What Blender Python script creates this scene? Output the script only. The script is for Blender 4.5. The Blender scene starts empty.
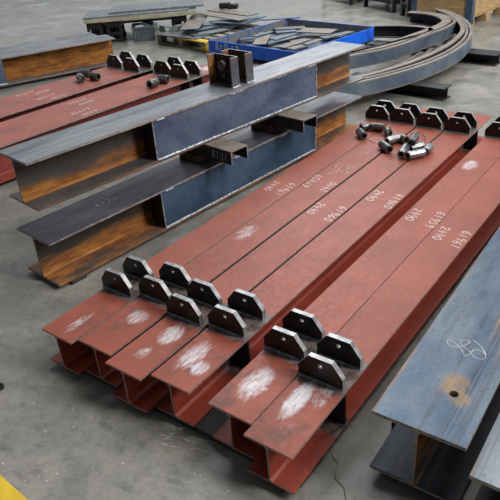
import bpy, bmesh, math, random
from mathutils import Vector, Matrix
random.seed(7)
SC = bpy.context.scene
COL = SC.collection
PI = math.pi

# ------------------------------------------------------------------ camera
F_PX, PITCH, ROLL, YAW = 624.9448, 0.52204, -0.07853, -0.66695
CAM = Vector((2.2208, -1.5999, 1.8162))
cy_, sy_, cp_, sp_ = math.cos(YAW), math.sin(YAW), math.cos(PITCH), math.sin(PITCH)
FW = Vector((sy_*cp_, cy_*cp_, -sp_))
R0 = Vector((cy_, -sy_, 0)); U0 = R0.cross(FW)
RT = R0*math.cos(ROLL) + U0*math.sin(ROLL)
UP = -R0*math.sin(ROLL) + U0*math.cos(ROLL)
cd = bpy.data.cameras.new('camera'); cam = bpy.data.objects.new('camera', cd); COL.objects.link(cam)
cd.sensor_width = 36; cd.lens = F_PX/500*36; cd.clip_end = 200
m = Matrix((RT, UP, -FW)).transposed().to_4x4(); m.translation = CAM
cam.matrix_world = m
SC.camera = cam

def at(px, py, z):
    """the point of the place at height z that was measured at this spot of the photo"""
    d = FW + RT*((px-250)/F_PX) - UP*((py-250)/F_PX)
    return CAM + d*((z-CAM.z)/d.z)

# ------------------------------------------------------------------ materials
class NT:
    def __init__(s, name):
        s.m = bpy.data.materials.new(name); s.m.use_nodes = True
        s.t = s.m.node_tree; s.n = s.t.nodes; s.b = s.n['Principled BSDF']
        s.co = s.n.new('ShaderNodeTexCoord').outputs['Object']
    def link(s, a, b): s.t.links.new(a, b)
    def set(s, sock, v):
        if hasattr(v, 'is_linked') or isinstance(v, bpy.types.NodeSocket): s.link(v, sock)
        else:
            if hasattr(sock.default_value, '__len__') and not hasattr(v, '__len__'): v = (v, v, v)
            if hasattr(v, '__len__') and len(v) == 3 and len(sock.default_value) == 4: v = (*v, 1)
            sock.default_value = v
    def math(s, op, a, b=0.0, c=0.0, clamp=False):
        n = s.n.new('ShaderNodeMath'); n.operation = op; n.use_clamp = clamp
        s.set(n.inputs[0], a); s.set(n.inputs[1], b); s.set(n.inputs[2], c); return n.outputs[0]
    def mapping(s, loc=(0,0,0), rot=(0,0,0), scale=(1,1,1)):
        n = s.n.new('ShaderNodeMapping'); s.link(s.co, n.inputs[0])
        n.inputs[1].default_value = loc; n.inputs[2].default_value = rot; n.inputs[3].default_value = scale
        return n.outputs[0]
    def noise(s, scale, detail=4, rough=.55, vec=None, dist=0.0):
        n = s.n.new('ShaderNodeTexNoise'); s.link(vec or s.co, n.inputs['Vector'])
        n.inputs['Scale'].default_value = scale; n.inputs['Detail'].default_value = detail
        n.inputs['Roughness'].default_value = rough; n.inputs['Distortion'].default_value = dist
        return n.outputs[0]
    def ramp(s, v, lo, hi, a=0.0, b=1.0):
        n = s.n.new('ShaderNodeMapRange'); n.interpolation_type = 'SMOOTHSTEP'
        s.set(n.inputs[0], v)
        for i, q in enumerate((lo, hi, a, b)): n.inputs[1+i].default_value = q
        return n.outputs[0]
    def mix(s, f, a, b):
        n = s.n.new('ShaderNodeMix'); n.data_type = 'RGBA'
        s.set(n.inputs[0], f); s.set(n.inputs[6], a); s.set(n.inputs[7], b); return n.outputs[2]
    def xyz(s):
        n = s.n.new('ShaderNodeSeparateXYZ'); s.link(s.co, n.inputs[0]); return n.outputs
    def out(s, col=None, rough=None, metal=None, bump=None, bstr=.2, spec=None):
        if col is not None: s.set(s.b.inputs['Base Color'], col)
        if rough is not None: s.set(s.b.inputs['Roughness'], rough)
        if metal is not None: s.set(s.b.inputs['Metallic'], metal)
        if spec is not None: s.set(s.b.inputs['Specular IOR Level'], spec)
        if bump is not None:
            n = s.n.new('ShaderNodeBump'); n.inputs['Strength'].default_value = bstr; n.inputs['Distance'].default_value = .004
            s.link(bump, n.inputs['Height']); s.link(n.outputs[0], s.b.inputs['Normal'])
        return s.m

def plain(name, col, rough=.5, metal=0.0, var=.25, scale=18, spec=.5):
    t = NT(name); n = t.noise(scale)
    c = t.mix(t.ramp(n, .3, .7), tuple(x*(1-var) for x in col), tuple(min(1, x*(1+var)) for x in col))
    return t.out(c, rough, metal, spec=spec)

def floor_mat():
    t = NT('concrete')
    a = t.noise(.55, 5, .6); b = t.noise(2.6, 6, .65, dist=.6); c = t.noise(60, 3, .6)
    d = t.noise(7, 5, .7, vec=t.mapping(rot=(0,0,.7), scale=(1,2.2,1)))
    col = t.mix(t.ramp(b, .36, .64), (.125,.132,.117), (.262,.250,.225))
    col = t.mix(t.ramp(a, .36, .66, 0, .5), col, (.31,.297,.268))
    blot = t.math('MULTIPLY', t.ramp(d, .52, .70), .55)
    col = t.mix(blot, col, (.085,.081,.074))
    e_ = t.noise(22, 6, .75)
    col = t.mix(t.ramp(e_, .42, .72, 0, .5), col, (.10,.095,.086))
    col = t.mix(t.ramp(c, .56, .70, 0, .4), col, (.34,.325,.295))
    big = t.noise(.9, 4, .6, vec=t.mapping(loc=(3.7,1.2,0)))
    col = t.mix(t.ramp(big, .52, .72, 0, .5), col, (.085,.081,.074))
    v = t.n.new('ShaderNodeTexVoronoi'); v.inputs['Scale'].default_value = 9; t.link(t.co, v.inputs[0])
    spots = t.math('MULTIPLY', t.ramp(v.outputs['Distance'], .05, .16, 1, 0), t.ramp(t.noise(3.1), .55, .66))
    col = t.mix(t.math('MULTIPLY', spots, .6), col, (.05,.049,.046))
    r = t.ramp(b, .3, .7, .26, .50)
    return t.out(col, r, 0, bump=c, bstr=.12, spec=.5)

def primer(name, seed, smudges=(), bands=(), grime=.3, tint=(.268,.064,.039)):
    """red oxide primer; white chalk rubs at (x,y,rx,ry); unprimed bands along the beam"""
    t = NT(name)
    big = t.noise(4, 4, .6, vec=t.mapping(loc=(seed*3.1, seed, 0)))
    fine = t.noise(55, 4, .6)
    col = t.mix(t.ramp(big, .3, .72), tuple(x*.84 for x in tint), tuple(x*1.14 for x in tint))
    dust = t.noise(9, 6, .7, vec=t.mapping(loc=(seed, 2, 0), scale=(.6,1.6,1)))
    col = t.mix(t.ramp(dust, .5, .8, 0, .2), col, (.38,.155,.105))
    x, y, z = t.xyz()
    if grime:
        g = t.noise(6, 5, .65, vec=t.mapping(loc=(seed*1.7, 5, 1)))
        near = t.ramp(x, .25, .6, 1, .15)
        col = t.mix(t.math('MULTIPLY', t.math('MULTIPLY', t.ramp(g, .5, .66), near), grime*2.2), col, (.085,.045,.034))
    for (b0, b1) in bands:
        w = t.math('MULTIPLY_ADD', t.noise(25, 3), .05, -.025); xx = t.math('ADD', x, w)
        k = t.math('MULTIPLY', t.ramp(xx, b0-.012, b0+.015), t.ramp(xx, b1-.015, b1+.012, 1, 0))
        steel = t.mix(t.ramp(t.noise(30), .35, .65), (.045,.04,.038), (.16,.145,.14))
        col = t.mix(t.math('MULTIPLY', k, .88), col, steel)
    rough = .52
    if smudges:
        st = t.noise(13, 10, .82, vec=t.mapping(loc=(seed*2.3,0,0), rot=(0,0,.55), scale=(.6,2.6,1)), dist=1.6)
        st2 = t.noise(38, 6, .75, vec=t.mapping(loc=(seed*1.1,4,0), rot=(0,0,-.7), scale=(.8,3.5,1)), dist=.8)
        st = t.math('MAXIMUM', st, t.math('MULTIPLY', st2, .88))
        tot = None
        for (cx, cy, rx, ry, amt) in smudges:
            dx = t.math('DIVIDE', t.math('SUBTRACT', x, cx), rx); dy = t.math('DIVIDE', t.math('SUBTRACT', y, cy), ry)
            d2 = t.math('ADD', t.math('MULTIPLY', dx, dx), t.math('MULTIPLY', dy, dy))
            f = t.math('MULTIPLY', t.ramp(d2, 0, 2.4, 1, 0), amt)
            tot = f if tot is None else t.math('MAXIMUM', tot, f)
        mk = t.ramp(t.math('ADD', t.math('MULTIPLY', tot, .46), t.math('MULTIPLY', st, 1.15)), .84, 1.16)
        mk = t.math('MULTIPLY', mk, t.ramp(tot, .0, .35))
        col = t.mix(t.math('MULTIPLY', mk, .9), col, (.70,.70,.74))
    return t.out(col, t.ramp(fine, .3, .7, rough-.08, rough+.1), 0, bump=fine, bstr=.05, spec=.45)

def mill(name, seed, base=(.070,.078,.092), rust=0.2, zband=None, streak=True, rough=.42, metal=.35, light=(.16,.165,.175), edge=None, lines=(), stain=None):
    """hot rolled steel with blue-grey mill scale and orange rust"""
    t = NT(name)
    n1 = t.noise(3.2, 6, .65, vec=t.mapping(loc=(seed*2.7, seed, 0), scale=(.5,1.3,1)), dist=.5)
    n2 = t.noise(14, 5, .7, vec=t.mapping(loc=(seed, 0, 0), scale=(.35,1,1)))
    col = t.mix(t.ramp(n1, .32, .7), base, light)
    if streak:
        s = t.noise(11, 3, .5, vec=t.mapping(loc=(0, seed*.37, 0), scale=(.035,3.2,3.2)))
        col = t.mix(t.ramp(s, .55, .68, 0, .5), col, (.045,.043,.044))
    x, y, z = t.xyz()
    rn = t.noise(5, 8, .72, vec=t.mapping(loc=(seed*5, 3, 0), scale=(.4,1.2,1.6)))
    rcol = t.mix(t.ramp(t.noise(16, 6, .7, vec=t.mapping(loc=(seed,1,2), scale=(.3,1,1.5))), .32, .7), (.16,.055,.014), (.47,.185,.036))
    if zband:
        k = t.math('ADD', t.ramp(z, zband[0], zband[1], zband[2], zband[3]), t.math('MULTIPLY_ADD', rn, 1.5, -.75))
        rm = t.ramp(k, .38, .8)
    else:
        rm = t.ramp(rn, 1-rust-.25, 1-rust)
        rm = t.math('MULTIPLY', rm, .85)
    for ly, lw in lines:      # long drag scratches along the beam
        wv = t.math('MULTIPLY_ADD', t.noise(2.0, 2), .012, -.006)
        dl = t.math('ABSOLUTE', t.math('SUBTRACT', t.math('ADD', y, wv), ly))
        col = t.mix(t.math('MULTIPLY', t.ramp(dl, lw*.4, lw, 1, 0), t.ramp(t.noise(3, 3), .35, .6, .25, .9)), col, (.035,.033,.035))
    if edge:   # rust creeping along the long edges of a flange
        k = t.math('ADD', t.ramp(t.math('ABSOLUTE', y), edge*.80, edge, 0, .42), t.math('MULTIPLY_ADD', rn, 1.3, -.65))
        rm = t.math('MAXIMUM', rm, t.math('MULTIPLY', t.ramp(k, .3, .6), .75))
    sp = t.noise(70, 4, .7)
    col = t.mix(t.ramp(sp, .50, .70, 0, .6), col, tuple(q*.5 for q in base))
    sp2 = t.noise(38, 6, .75, vec=t.mapping(loc=(seed,7,0), scale=(.5,1,1)))
    col = t.mix(t.ramp(sp2, .56, .78, 0, .3), col, tuple(min(.5, q*1.5) for q in light))
    col = t.mix(rm, col, rcol)
    if stain:
        for (cx, cy, rx, ry, amt) in stain:
            dx = t.math('DIVIDE', t.math('SUBTRACT', x, cx), rx); dy = t.math('DIVIDE', t.math('SUBTRACT', y, cy), ry)
            d2 = t.math('ADD', t.math('MULTIPLY', dx, dx), t.math('MULTIPLY', dy, dy))
            k = t.ramp(t.math('ADD', t.ramp(d2, 0, 1.6, .55, 0), t.math('MULTIPLY', t.noise(30, 8, .85), 2.0)), 1.15, 1.75)
            col = t.mix(t.math('MULTIPLY', k, amt), col, (.30,.17,.055))
    r = t.math('ADD', t.ramp(n2, .3, .7, rough-.08, rough+.12), t.math('MULTIPLY', rm, .25), clamp=True)
    return t.out(col, r, t.math('MULTIPLY_ADD', rm, -metal, metal), bump=n2, bstr=.06)

M = {}
M['floor'] = floor_mat()
M['bare'] = plain('bare_cut_steel', (.33,.33,.34), .38, .5, .35, 30)
M['cutedge'] = plain('sawn_end_steel', (.30,.27,.25), .5, .3, .35, 40)
M['lug'] = plain('black_mill_scale', (.016,.0125,.012), .42, .2, .7, 22)
M['darksteel'] = plain('dark_steel', (.022,.022,.023), .5, .3, .5, 20)
M['weld'] = plain('weld_bead', (.46,.50,.56), .4, .4, .6, 55)
M['lugweld'] = plain('grey_lug_weld', (.17,.18,.20), .45, .5, .5, 50)
M['chalk'] = plain('white_chalk', (.66,.60,.59), .9, 0, .12, 60)
M['paintwhite'] = plain('white_paint_marker', (.80,.82,.85), .7, 0, .05, 30)
M['scuff'] = plain('pale_scuff', (.42,.41,.39), .8, 0, .3, 60)
M['chalkgrey'] = plain('grey_chalk', (.42,.44,.46), .9, 0, .2, 60)
M['chalkfaint'] = plain('faint_chalk', (.48,.36,.34), .9, 0, .2, 60)
M['coupler'] = plain('coupler_steel', (.115,.112,.112), .33, .65, .45, 40)
M['couplershiny'] = plain('coupler_bright_steel', (.30,.30,.31), .28, .8, .4, 40)
M['bore'] = plain('dark_bore', (.02,.019,.018), .6, .3, .3, 30)
M['bearer'] = plain('bearer_steel', (.03,.03,.031), .55, .2, .4, 12)
M['black'] = plain('black_paint', (.012,.012,.014), .5, 0, .4, 14)
M['blue'] = plain('blue_paint', (.004,.135,.82), .42, 0, .14, 10)
M['bluegrey'] = plain('blue_grey_frame', (.085,.13,.20), .5, .2, .3, 14)
M['yellow'] = plain('yellow_paint', (.60,.40,.035), .55, 0, .2, 14)
M['galv'] = plain('galvanised_sheet', (.25,.27,.285), .4, .4, .15, 12)
M['cream'] = plain('cream_edge', (.42,.39,.26), .6, 0, .15, 10)
M['bin'] = plain('grey_plastic_bin', (.10,.115,.13), .5, 0, .15, 10)
M['scrapgrey'] = plain('grey_casting', (.15,.16,.165), .5, .3, .4, 12)
M['plateblue'] = plain('blue_grey_plate', (.13,.17,.21), .4, .4, .3, 8)
M['platebrown'] = plain('brown_grey_plate', (.20,.165,.145), .5, .2, .25, 8)
M['plategrey'] = plain('grey_plate', (.17,.17,.17), .45, .3, .3, 8)
M['plateedge'] = plain('cut_plate_edge', (.10,.19,.27), .4, .4, .3, 20)
M['packer'] = plain('timber_packer', (.09,.06,.035), .8, 0, .3, 14)

def wood_mat(name, col, seed):
    t = NT(name)
    g = t.noise(7, 5, .6, vec=t.mapping(loc=(seed,0,0), scale=(.8,.8,7)))
    k = t.noise(5.5, 3, .5, vec=t.mapping(loc=(0,seed,0)))
    c = t.mix(t.ramp(g, .3, .7), tuple(x*.72 for x in col), tuple(x*1.18 for x in col))
    c = t.mix(t.ramp(k, .66, .74, 0, .7), c, tuple(x*.3 for x in col))
    return t.out(c, .75, 0, spec=.3)
M['wood'] = wood_mat('crate_pine', (.50,.335,.165), 2)
M['pallet'] = wood_mat('pallet_timber', (.27,.24,.17), 5)

def worn_tray():
    t = NT('worn_blue_tray_inside'); n = t.noise(13, 6, .75)
    c = t.mix(t.ramp(n, .46, .58), (.20,.18,.165), (.05,.13,.30))
    return t.out(c, .55, .1)
M['tray_in'] = worn_tray()

def yellow_line():
    t = NT('yellow_floor_paint'); n = t.noise(12, 6, .7)
    c = t.mix(t.ramp(n, .25, .6), (.50,.33,.02), (.68,.46,.025))
    return t.out(c, .55, 0)
M['yline'] = yellow_line()

# ------------------------------------------------------------------ mesh helpers
class MB:
    def __init__(s): s.bm = bmesh.new()
    def box(s, x0, x1, y0, y1, z0, z1, mi=0, bev=0.0):
        b = s.bm
        vs = [b.verts.new((x, y, z)) for z in (z0, z1) for y in (y0, y1) for x in (x0, x1)]
        q = [(0,2,3,1),(4,5,7,6),(0,1,5,4),(2,6,7,3),(0,4,6,2),(1,3,7,5)]
        fs = [b.faces.new([vs[i] for i in f]) for f in q]
        mis = mi if isinstance(mi, (list, tuple)) else [mi]*6      # bottom, top, y0, y1, x0, x1
        for f, k in zip(fs, mis): f.material_index = k
        if bev:
            bmesh.ops.bevel(b, geom=list({e for f in fs for e in f.edges}), offset=bev, segments=1, affect='EDGES')
        return s
    def prism(s, prof, f, mi=0, cap=None, side=None):
        """extrude a closed 2-d profile; f(u,v,k) -> point for k = 0 / 1"""
        b = s.bm; n = len(prof)
        A = [b.verts.new(f(u, v, 0)) for u, v in prof]; B = [b.verts.new(f(u, v, 1)) for u, v in prof]
        fa = b.faces.new(list(reversed(A))); fb = b.faces.new(B)
        fa.material_index = fb.material_index = mi if cap is None else cap
        for i in range(n):
            j = (i+1) % n; q = b.faces.new((A[i], A[j], B[j], B[i]))
            q.material_index = mi if side is None else side
        return s
    def tube(s, p0, p1, r0, r1=None, n=20, rin=0.0, mi=0, mi_in=None, ring=0):
        p0, p1 = Vector(p0), Vector(p1); r1 = r0 if r1 is None else r1
        d = (p1-p0).normalized(); a = d.orthogonal().normalized(); c = d.cross(a)
        def circ(p, r): return [s.bm.verts.new(p + a*r*math.cos(2*PI*i/n) + c*r*math.sin(2*PI*i/n)) for i in range(n)]
        A, B = circ(p0, r0), circ(p1, r1)
        def band(P, Q, k):
            for i in range(n):
                j = (i+1) % n; f = s.bm.faces.new((P[i], P[j], Q[j], Q[i])); f.material_index = k; f.smooth = True
        band(A, B, mi)
        if rin:
            k = mi if mi_in is None else mi_in
            Ai, Bi = circ(p0, rin), circ(p1, rin); band(Bi, Ai, k); 
            for (P, Q) in ((Ai, A), (B, Bi)):
                for i in range(n):
                    j = (i+1) % n; f = s.bm.faces.new((P[i], P[j], Q[j], Q[i])); f.material_index = ring
        else:
            f = s.bm.faces.new(list(reversed(A))); f.material_index = mi; f = s.bm.faces.new(B); f.material_index = mi
        return s
    def path(s, pts, r, n=6, mi=0):
        pts = [Vector(p) for p in pts]; rings = []
        for i, p in enumerate(pts):
            d = (pts[min(i+1, len(pts)-1)] - pts[max(i-1, 0)]).normalized()
            a = d.cross(Vector((0,0,1))); a = a.normalized() if a.length > 1e-4 else Vector((1,0,0)); c = a.cross(d)
            rings.append([s.bm.verts.new(p + a*r*math.cos(2*PI*k/n) + c*r*math.sin(2*PI*k/n)) for k in range(n)])
        for P, Q in zip(rings, rings[1:]):
            for k in range(n):
                f = s.bm.faces.new((P[k], P[(k+1) % n], Q[(k+1) % n], Q[k])); f.material_index = mi; f.smooth = True
        s.bm.faces.new(list(reversed(rings[0]))).material_index = mi; s.bm.faces.new(rings[-1]).material_index = mi
        return s
    def sweep(s, line, prof, mi=0, mis=None):
        """line: plan points; prof: closed list of (offset to the right, z)"""
        b = s.bm; rows = []
        for i, p in enumerate(line):
            d = (line[min(i+1, len(line)-1)] - line[max(i-1, 0)]).normalized(); r = Vector((d.y, -d.x))
            rows.append([b.verts.new((p.x + r.x*o, p.y + r.y*o, z)) for o, z in prof])
        n = len(prof)
        for P, Q in zip(rows, rows[1:]):
            for k in range(n):
                f = b.faces.new((P[k], P[(k+1) % n], Q[(k+1) % n], Q[k])); f.material_index = mis[k] if mis else mi
        b.faces.new(rows[0]).material_index = mi; b.faces.new(list(reversed(rows[-1]))).material_index = mi
        return s
    def build(s, name, mats, parent=None, loc=None, rotz=None):
        bmesh.ops.recalc_face_normals(s.bm, faces=s.bm.faces)
        me = bpy.data.meshes.new(name); s.bm.to_mesh(me); s.bm.free(); me.set_sharp_from_angle(angle=math.radians(38))
        for m_ in (mats if isinstance(mats, (list, tuple)) else [mats]): me.materials.append(m_)
        o = bpy.data.objects.new(name, me); COL.objects.link(o)
        if parent is not None: o.parent = parent
        if loc is not None: o.location = loc
        if rotz is not None: o.rotation_euler = (0, 0, rotz)
        return o

def tag(o, label, cat, group=None):
    o['label'] = label; o['category'] = cat; o['kind'] = 'thing'
    if group: o['group'] = group
    return o
def thing(name, label, cat, loc, rotz=0.0, group=None):
    o = bpy.data.objects.new(name, None); COL.objects.link(o); o.empty_display_size = .1
    o.location = loc; o.rotation_euler = (0, 0, rotz)
    return tag(o, label, cat, group)
def struct(o): o['kind'] = 'structure'; return o

# ------------------------------------------------------------------ handwriting
GLYPH = {
 '0': [[(.30,1),(.08,.8),(.02,.45),(.15,.08),(.36,0),(.56,.25),(.58,.65),(.45,.93),(.28,1)]],
 '1': [[(.2,.85),(.34,1),(.28,.5),(.26,0)]],
 '2': [[(.05,.75),(.2,.98),(.45,.98),(.55,.75),(.4,.45),(.03,.03),(.3,.08),(.62,.0)]],
 '3': [[(.08,.9),(.3,1),(.52,.85),(.42,.6),(.22,.53),(.5,.45),(.56,.2),(.35,0),(.05,.08)]],
 '4': [[(.3,1),(.05,.42),(.6,.46)],[(.5,.8),(.42,0)]],
 '5': [[(.58,1),(.18,.97),(.1,.55),(.4,.6),(.56,.35),(.42,.05),(.05,.04)]],
 '6': [[(.48,1),(.2,.75),(.04,.35),(.2,.02),(.48,.1),(.52,.38),(.3,.5),(.08,.32)]],
 '7': [[(.03,.95),(.58,.98),(.3,.45),(.2,0)]],
 '8': [[(.5,.85),(.3,1),(.1,.82),(.25,.55),(.52,.25),(.33,0),(.08,.2),(.3,.5),(.5,.85)]],
 '9': [[(.52,.75),(.35,.98),(.08,.8),(.15,.52),(.42,.55),(.52,.8),(.46,.4),(.36,0)]],
 'R': [[(.08,0),(.08,.5),(.08,1)],[(.08,1),(.40,.98),(.50,.78),(.36,.54),(.1,.5)],[(.24,.5),(.56,0)]],
 'C': [[(.54,.85),(.3,1),(.08,.75),(.05,.3),(.25,0),(.54,.12)]],
}
def strokes(lines, f, w, name, mat, parent, seed=1, jit=.03):
    """thin chalk ribbons; lines are 2-d polylines, f maps (u,v) to a local 3-d point"""
    rnd = random.Random(seed); b = bmesh.new()
    for ln in lines:
        P = []
        for i in range(len(ln)-1):                      # smooth the polyline a little
            a, c = Vector(ln[i]), Vector(ln[i+1])
            P += [a, a.lerp(c, .5)]
        P.append(Vector(ln[-1]))
        Q = [P[0]] + [(P[i-1]+P[i]*2+P[i+1])/4 for i in range(1, len(P)-1)] + [P[-1]]
        prev = None
        for i, p in enumerate(Q):
            d = (Q[min(i+1, len(Q)-1)] - Q[max(i-1, 0)]); d = d.normalized() if d.length else Vector((1,0))
            nn = Vector((-d.y, d.x))*w*(.42+.2*rnd.random())
            cur = (b.verts.new(f(*(p+nn))), b.verts.new(f(*(p-nn))))
            if prev: b.faces.new((prev[0], prev[1], cur[1], cur[0]))
            prev = cur
    me = bpy.data.meshes.new(name); b.to_mesh(me); b.free(); me.materials.append(mat)
    o = bpy.data.objects.new(name, me); COL.objects.link(o); o.parent = parent
    return o
def text_lines(s, h, slant=0.0, seed=0, gap=.78):
    rnd = random.Random(seed); out = []; x = 0
    for ch in s:
        if ch == ' ': x += .5*h; continue
        dy = rnd.uniform(-.08, .08)*h; sc = h*rnd.uniform(.9, 1.1)
        for st in GLYPH[ch]: out.append([(x+(u+slant*v)*sc, v*sc+dy) for u, v in st])
        x += gap*h
    return out

# ------------------------------------------------------------------ floor
struct(MB().box(-40, 40, -20, 60, -.1, 0).build('floor', M['floor']))
rnd = random.Random(11)
ln = []
for k in range(14):
    u0 = .80+rnd.uniform(0,.16); v0 = -.50+rnd.uniform(0,.12)
    ln.append([(u0, v0), (u0+rnd.uniform(.01,.05), v0+rnd.uniform(.0,.03)), (u0+rnd.uniform(.02,.08), v0+rnd.uniform(.01,.05))])
for k in range(60):
    u0 = rnd.uniform(-.4, 1.2); v0 = rnd.uniform(-1.1, -.45); q = rnd.uniform(.004,.012)
    ln.append([(u0, v0), (u0+q, v0+q*.5)])
sc = strokes(ln, lambda u, v: (u, v, .0006), .005, 'paint_scuff', M['scuff'], bpy.data.objects['floor']); sc['kind'] = 'stuff'
# yellow walkway line in the corner
a, c = at(0, 475, 0), at(28, 500, 0)
dd = Vector((c.x-a.x, c.y-a.y)).normalized(); nn = Vector((-dd.y, dd.x)) if (-dd.y) > 0 and False else Vector((dd.y, -dd.x))
if nn.y > 0: nn = -nn
p0 = Vector((a.x, a.y)) - dd*2; p1 = Vector((a.x, a.y)) + dd*4
b = MB()
b.prism([(p0.x,p0.y),(p1.x,p1.y),(p1.x+nn.x*.12,p1.y+nn.y*.12),(p0.x+nn.x*.12,p0.y+nn.y*.12)], lambda u,v,k: (u, v, .0005+.001*k))
tag(b.build('walkway_stripe', M['yline']), 'painted yellow walkway stripe on the concrete in the near left corner', 'floor marking')
# crack in the concrete
b = MB(); pts = [at(x, y, .0012) for x, y in [(331,452),(333,458),(338,463),(336,470),(335,478),(340,484),(344,488),(346,500)]]
b.path(pts, .0016, 5)
tag(b.build('concrete_crack', M['black']), 'thin dark crack wandering across the concrete in front of the red beams', 'crack')

# ------------------------------------------------------------------ H beams
def hprof(w, h, tf, tw):
    return w, h, tf, tw
def hbeam(name, label, group, x, y, zb, th, w, h, L, tf=.012, tw=.009, m_top=None, m_web=None, m_bot=None, hole=None, cat='steel beam', end=None):
    r = thing(name, label, cat, (x, y, zb), th, group)
    end = end or M['cutedge']
    def flange(nm, z0, z1, mat):
        b = MB()
        if hole and nm == 'top_flange':
            hx, hy, hr = hole; n = 24; bm = b.bm
            vt = {}
            xs0, xs1 = hx-.05, hx+.05; ys0, ys1 = hy-.05, hy+.05
            b.box(0, xs0, -w/2, w/2, z0, z1, [0,0,1,1,1,0]); b.box(xs1, L, -w/2, w/2, z0, z1, [0,0,1,1,0,1])
            b.box(xs0, xs1, -w/2, ys0, z0, z1, [0,0,1,0,0,0]); b.box(xs0, xs1, ys1, w/2, z0, z1, [0,0,0,1,0,0])
            for z in (z0, z1):
                inn = [bm.verts.new((hx+hr*math.cos(2*PI*i/n), hy+hr*math.sin(2*PI*i/n), z)) for i in range(n)]
                outp = []
                for i in range(n):
                    c_, s_ = math.cos(2*PI*i/n), math.sin(2*PI*i/n); k = .05/max(abs(c_), abs(s_))
                    outp.append(bm.verts.new((hx+c_*k, hy+s_*k, z)))
                for i in range(n):
                    j = (i+1) % n; bm.faces.new((inn[i], inn[j], outp[j], outp[i]))
                vt[z] = inn
            for i in range(n):
                j = (i+1) % n; bm.faces.new((vt[z0][i], vt[z0][j], vt[z1][j], vt[z1][i])).material_index = 1
            bmesh.ops.remove_doubles(bm, verts=bm.verts, dist=1e-5)
        else:
            b.box(0, L, -w/2, w/2, z0, z1, [0,0,1 if nm == 'top_flange' else 0,1 if nm == 'top_flange' else 0,1,1], bev=.0015)
        return b.build(nm, [mat, end], r)
    flange('top_flange', h-tf, h, m_top)
    k = .010
    pr = [(-tw/2-k,tf),(tw/2+k,tf),(tw/2,tf+k),(tw/2,h-tf-k),(tw/2+k,h-tf),(-tw/2-k,h-tf),(-tw/2,h-tf-k),(-tw/2,tf+k)]
    MB().prism(pr, lambda u, v, q: (q*L, u, v), 0, cap=1).build('web', [m_web, end], r)
    flange('bottom_flange', 0, tf, m_bot)
    return r

def lug(parent, x, y, z, wid, hgt, thick, label=None):
    """flame-cut pad with sloped shoulders and a pin hole, standing across the flange"""
    b = MB(); bm = b.bm; a = wid/2; t2 = wid*.26; sh = hgt*.46
    outer = [(-a,0),(a,0),(a,sh),(t2,hgt),(-t2,hgt),(-a,sh)]
    hz = hgt*.70; hr = .0095; n = 24
    faces = {}
    for k, xx in ((0, x), (1, x+thick)):
        # ring between hole and outline, by angle
        inn = []; out = []
        for i in range(n):
            ang = 2*PI*i/n; c_, s_ = math.cos(ang), math.sin(ang)
            inn.append(bm.verts.new((xx, y+hr*c_, z+hz+hr*s_)))
            best = 1e9
            for (p, q) in zip(outer, outer[1:]+outer[:1]):
                ex, ez = q[0]-p[0], q[1]-p[1]; px_, pz_ = p[0], p[1]-hz
                den = c_*ez - s_*ex
                if abs(den) < 1e-9: continue
                tt = (px_*ez - pz_*ex)/den; uu = (px_*s_ - pz_*c_)/den
                if tt > 0 and -1e-6 <= uu <= 1+1e-6: best = min(best, tt)
            out.append((c_*best, s_*best+hz, ang))
        # insert the true corners
        pts = [(p[0], p[1], math.atan2(p[1]-hz, p[0]) % (2*PI)) for p in outer]
        ring = sorted(out+pts, key=lambda q: q[2])
        ov = [bm.verts.new((xx, y+q[0], z+q[1])) for q in ring]
        angs = [q[2] for q in ring]; m_ = len(ring)
        for i in range(m_):
            j = (i+1) % m_
            ia = int(round(angs[i]/(2*PI)*n-1e-6)) if False else int(math.floor(angs[i]/(2*PI)*n+1e-6)) % n
            a1 = angs[j] if j else angs[j]+2*PI
            ib = int(math.floor(a1/(2*PI)*n+1e-6)) % n
            vs = [ov[i], ov[j]] + ([inn[ib], inn[ia]] if ia != ib else [inn[ia]])
            bm.faces.new(vs).material_index = 0
        faces[k] = (inn, ov)
    (i0, o0), (i1, o1) = faces[0], faces[1]
    for i in range(n):
        j = (i+1) % n; bm.faces.new((i0[i], i0[j], i1[j], i1[i])).material_index = 1
    for i in range(len(o0)):
        j = (i+1) % len(o0); bm.faces.new((o0[i], o0[j], o1[j], o1[i])).material_index = 1
    bmesh.ops.remove_doubles(bm, verts=bm.verts, dist=1e-6)
    o = b.build('lug_plate', [M['lug'], M['bare']], parent)
    if label: o['label'] = label
    k = .007
    b = MB()
    b.prism([(x-k, z),(x, z),(x, z+k)], lambda u, v, q: (u, y-a+q*wid, v))
    b.build('weld_bead', M['lugweld'], o)
    b = MB()
    b.prism([(x+thick, z),(x+thick+k, z),(x+thick, z+k)], lambda u, v, q: (u, y-a+q*wid, v))
    b.build('weld_bead', M['lugweld'], o)
    return o

def stiffener(parent, x, w, h, tf, tw, side):
    g = .004
    y0, y1 = (tw/2, w/2-g) if side > 0 else (-w/2+g, -tw/2)
    return MB().box(x, x+.010, y0, y1, tf, h-tf, bev=.001).build('stiffener_plate', M['darksteel'], parent)

# ---- near row of six red primed beams --------------------------------------
ZB = .03; HR = .1778; WR = .198
XL = [.0874,.2934,.5073,.7186,1.0087,1.2101]
YN = [-.4167,-.3832,-.4257,-.3809,-.3832,-.436]
YF = [3.10,3.12,3.13,3.148,3.12,3.10]
RED_LABEL = [
 'red beam with lugs in the near row, leftmost, right beside the stacked rusty beams',
 'red beam with lugs in the near row, second from the left',
 'red beam with lugs in the near row, third from left, couplers at far end',
 'red beam with lugs in the near row, on the left edge of the wide gap',
 'red beam with lugs in the near row, on the right edge of the wide gap',
 'red beam with lugs in the near row, rightmost, beside the big blue-grey beam',
]
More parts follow.
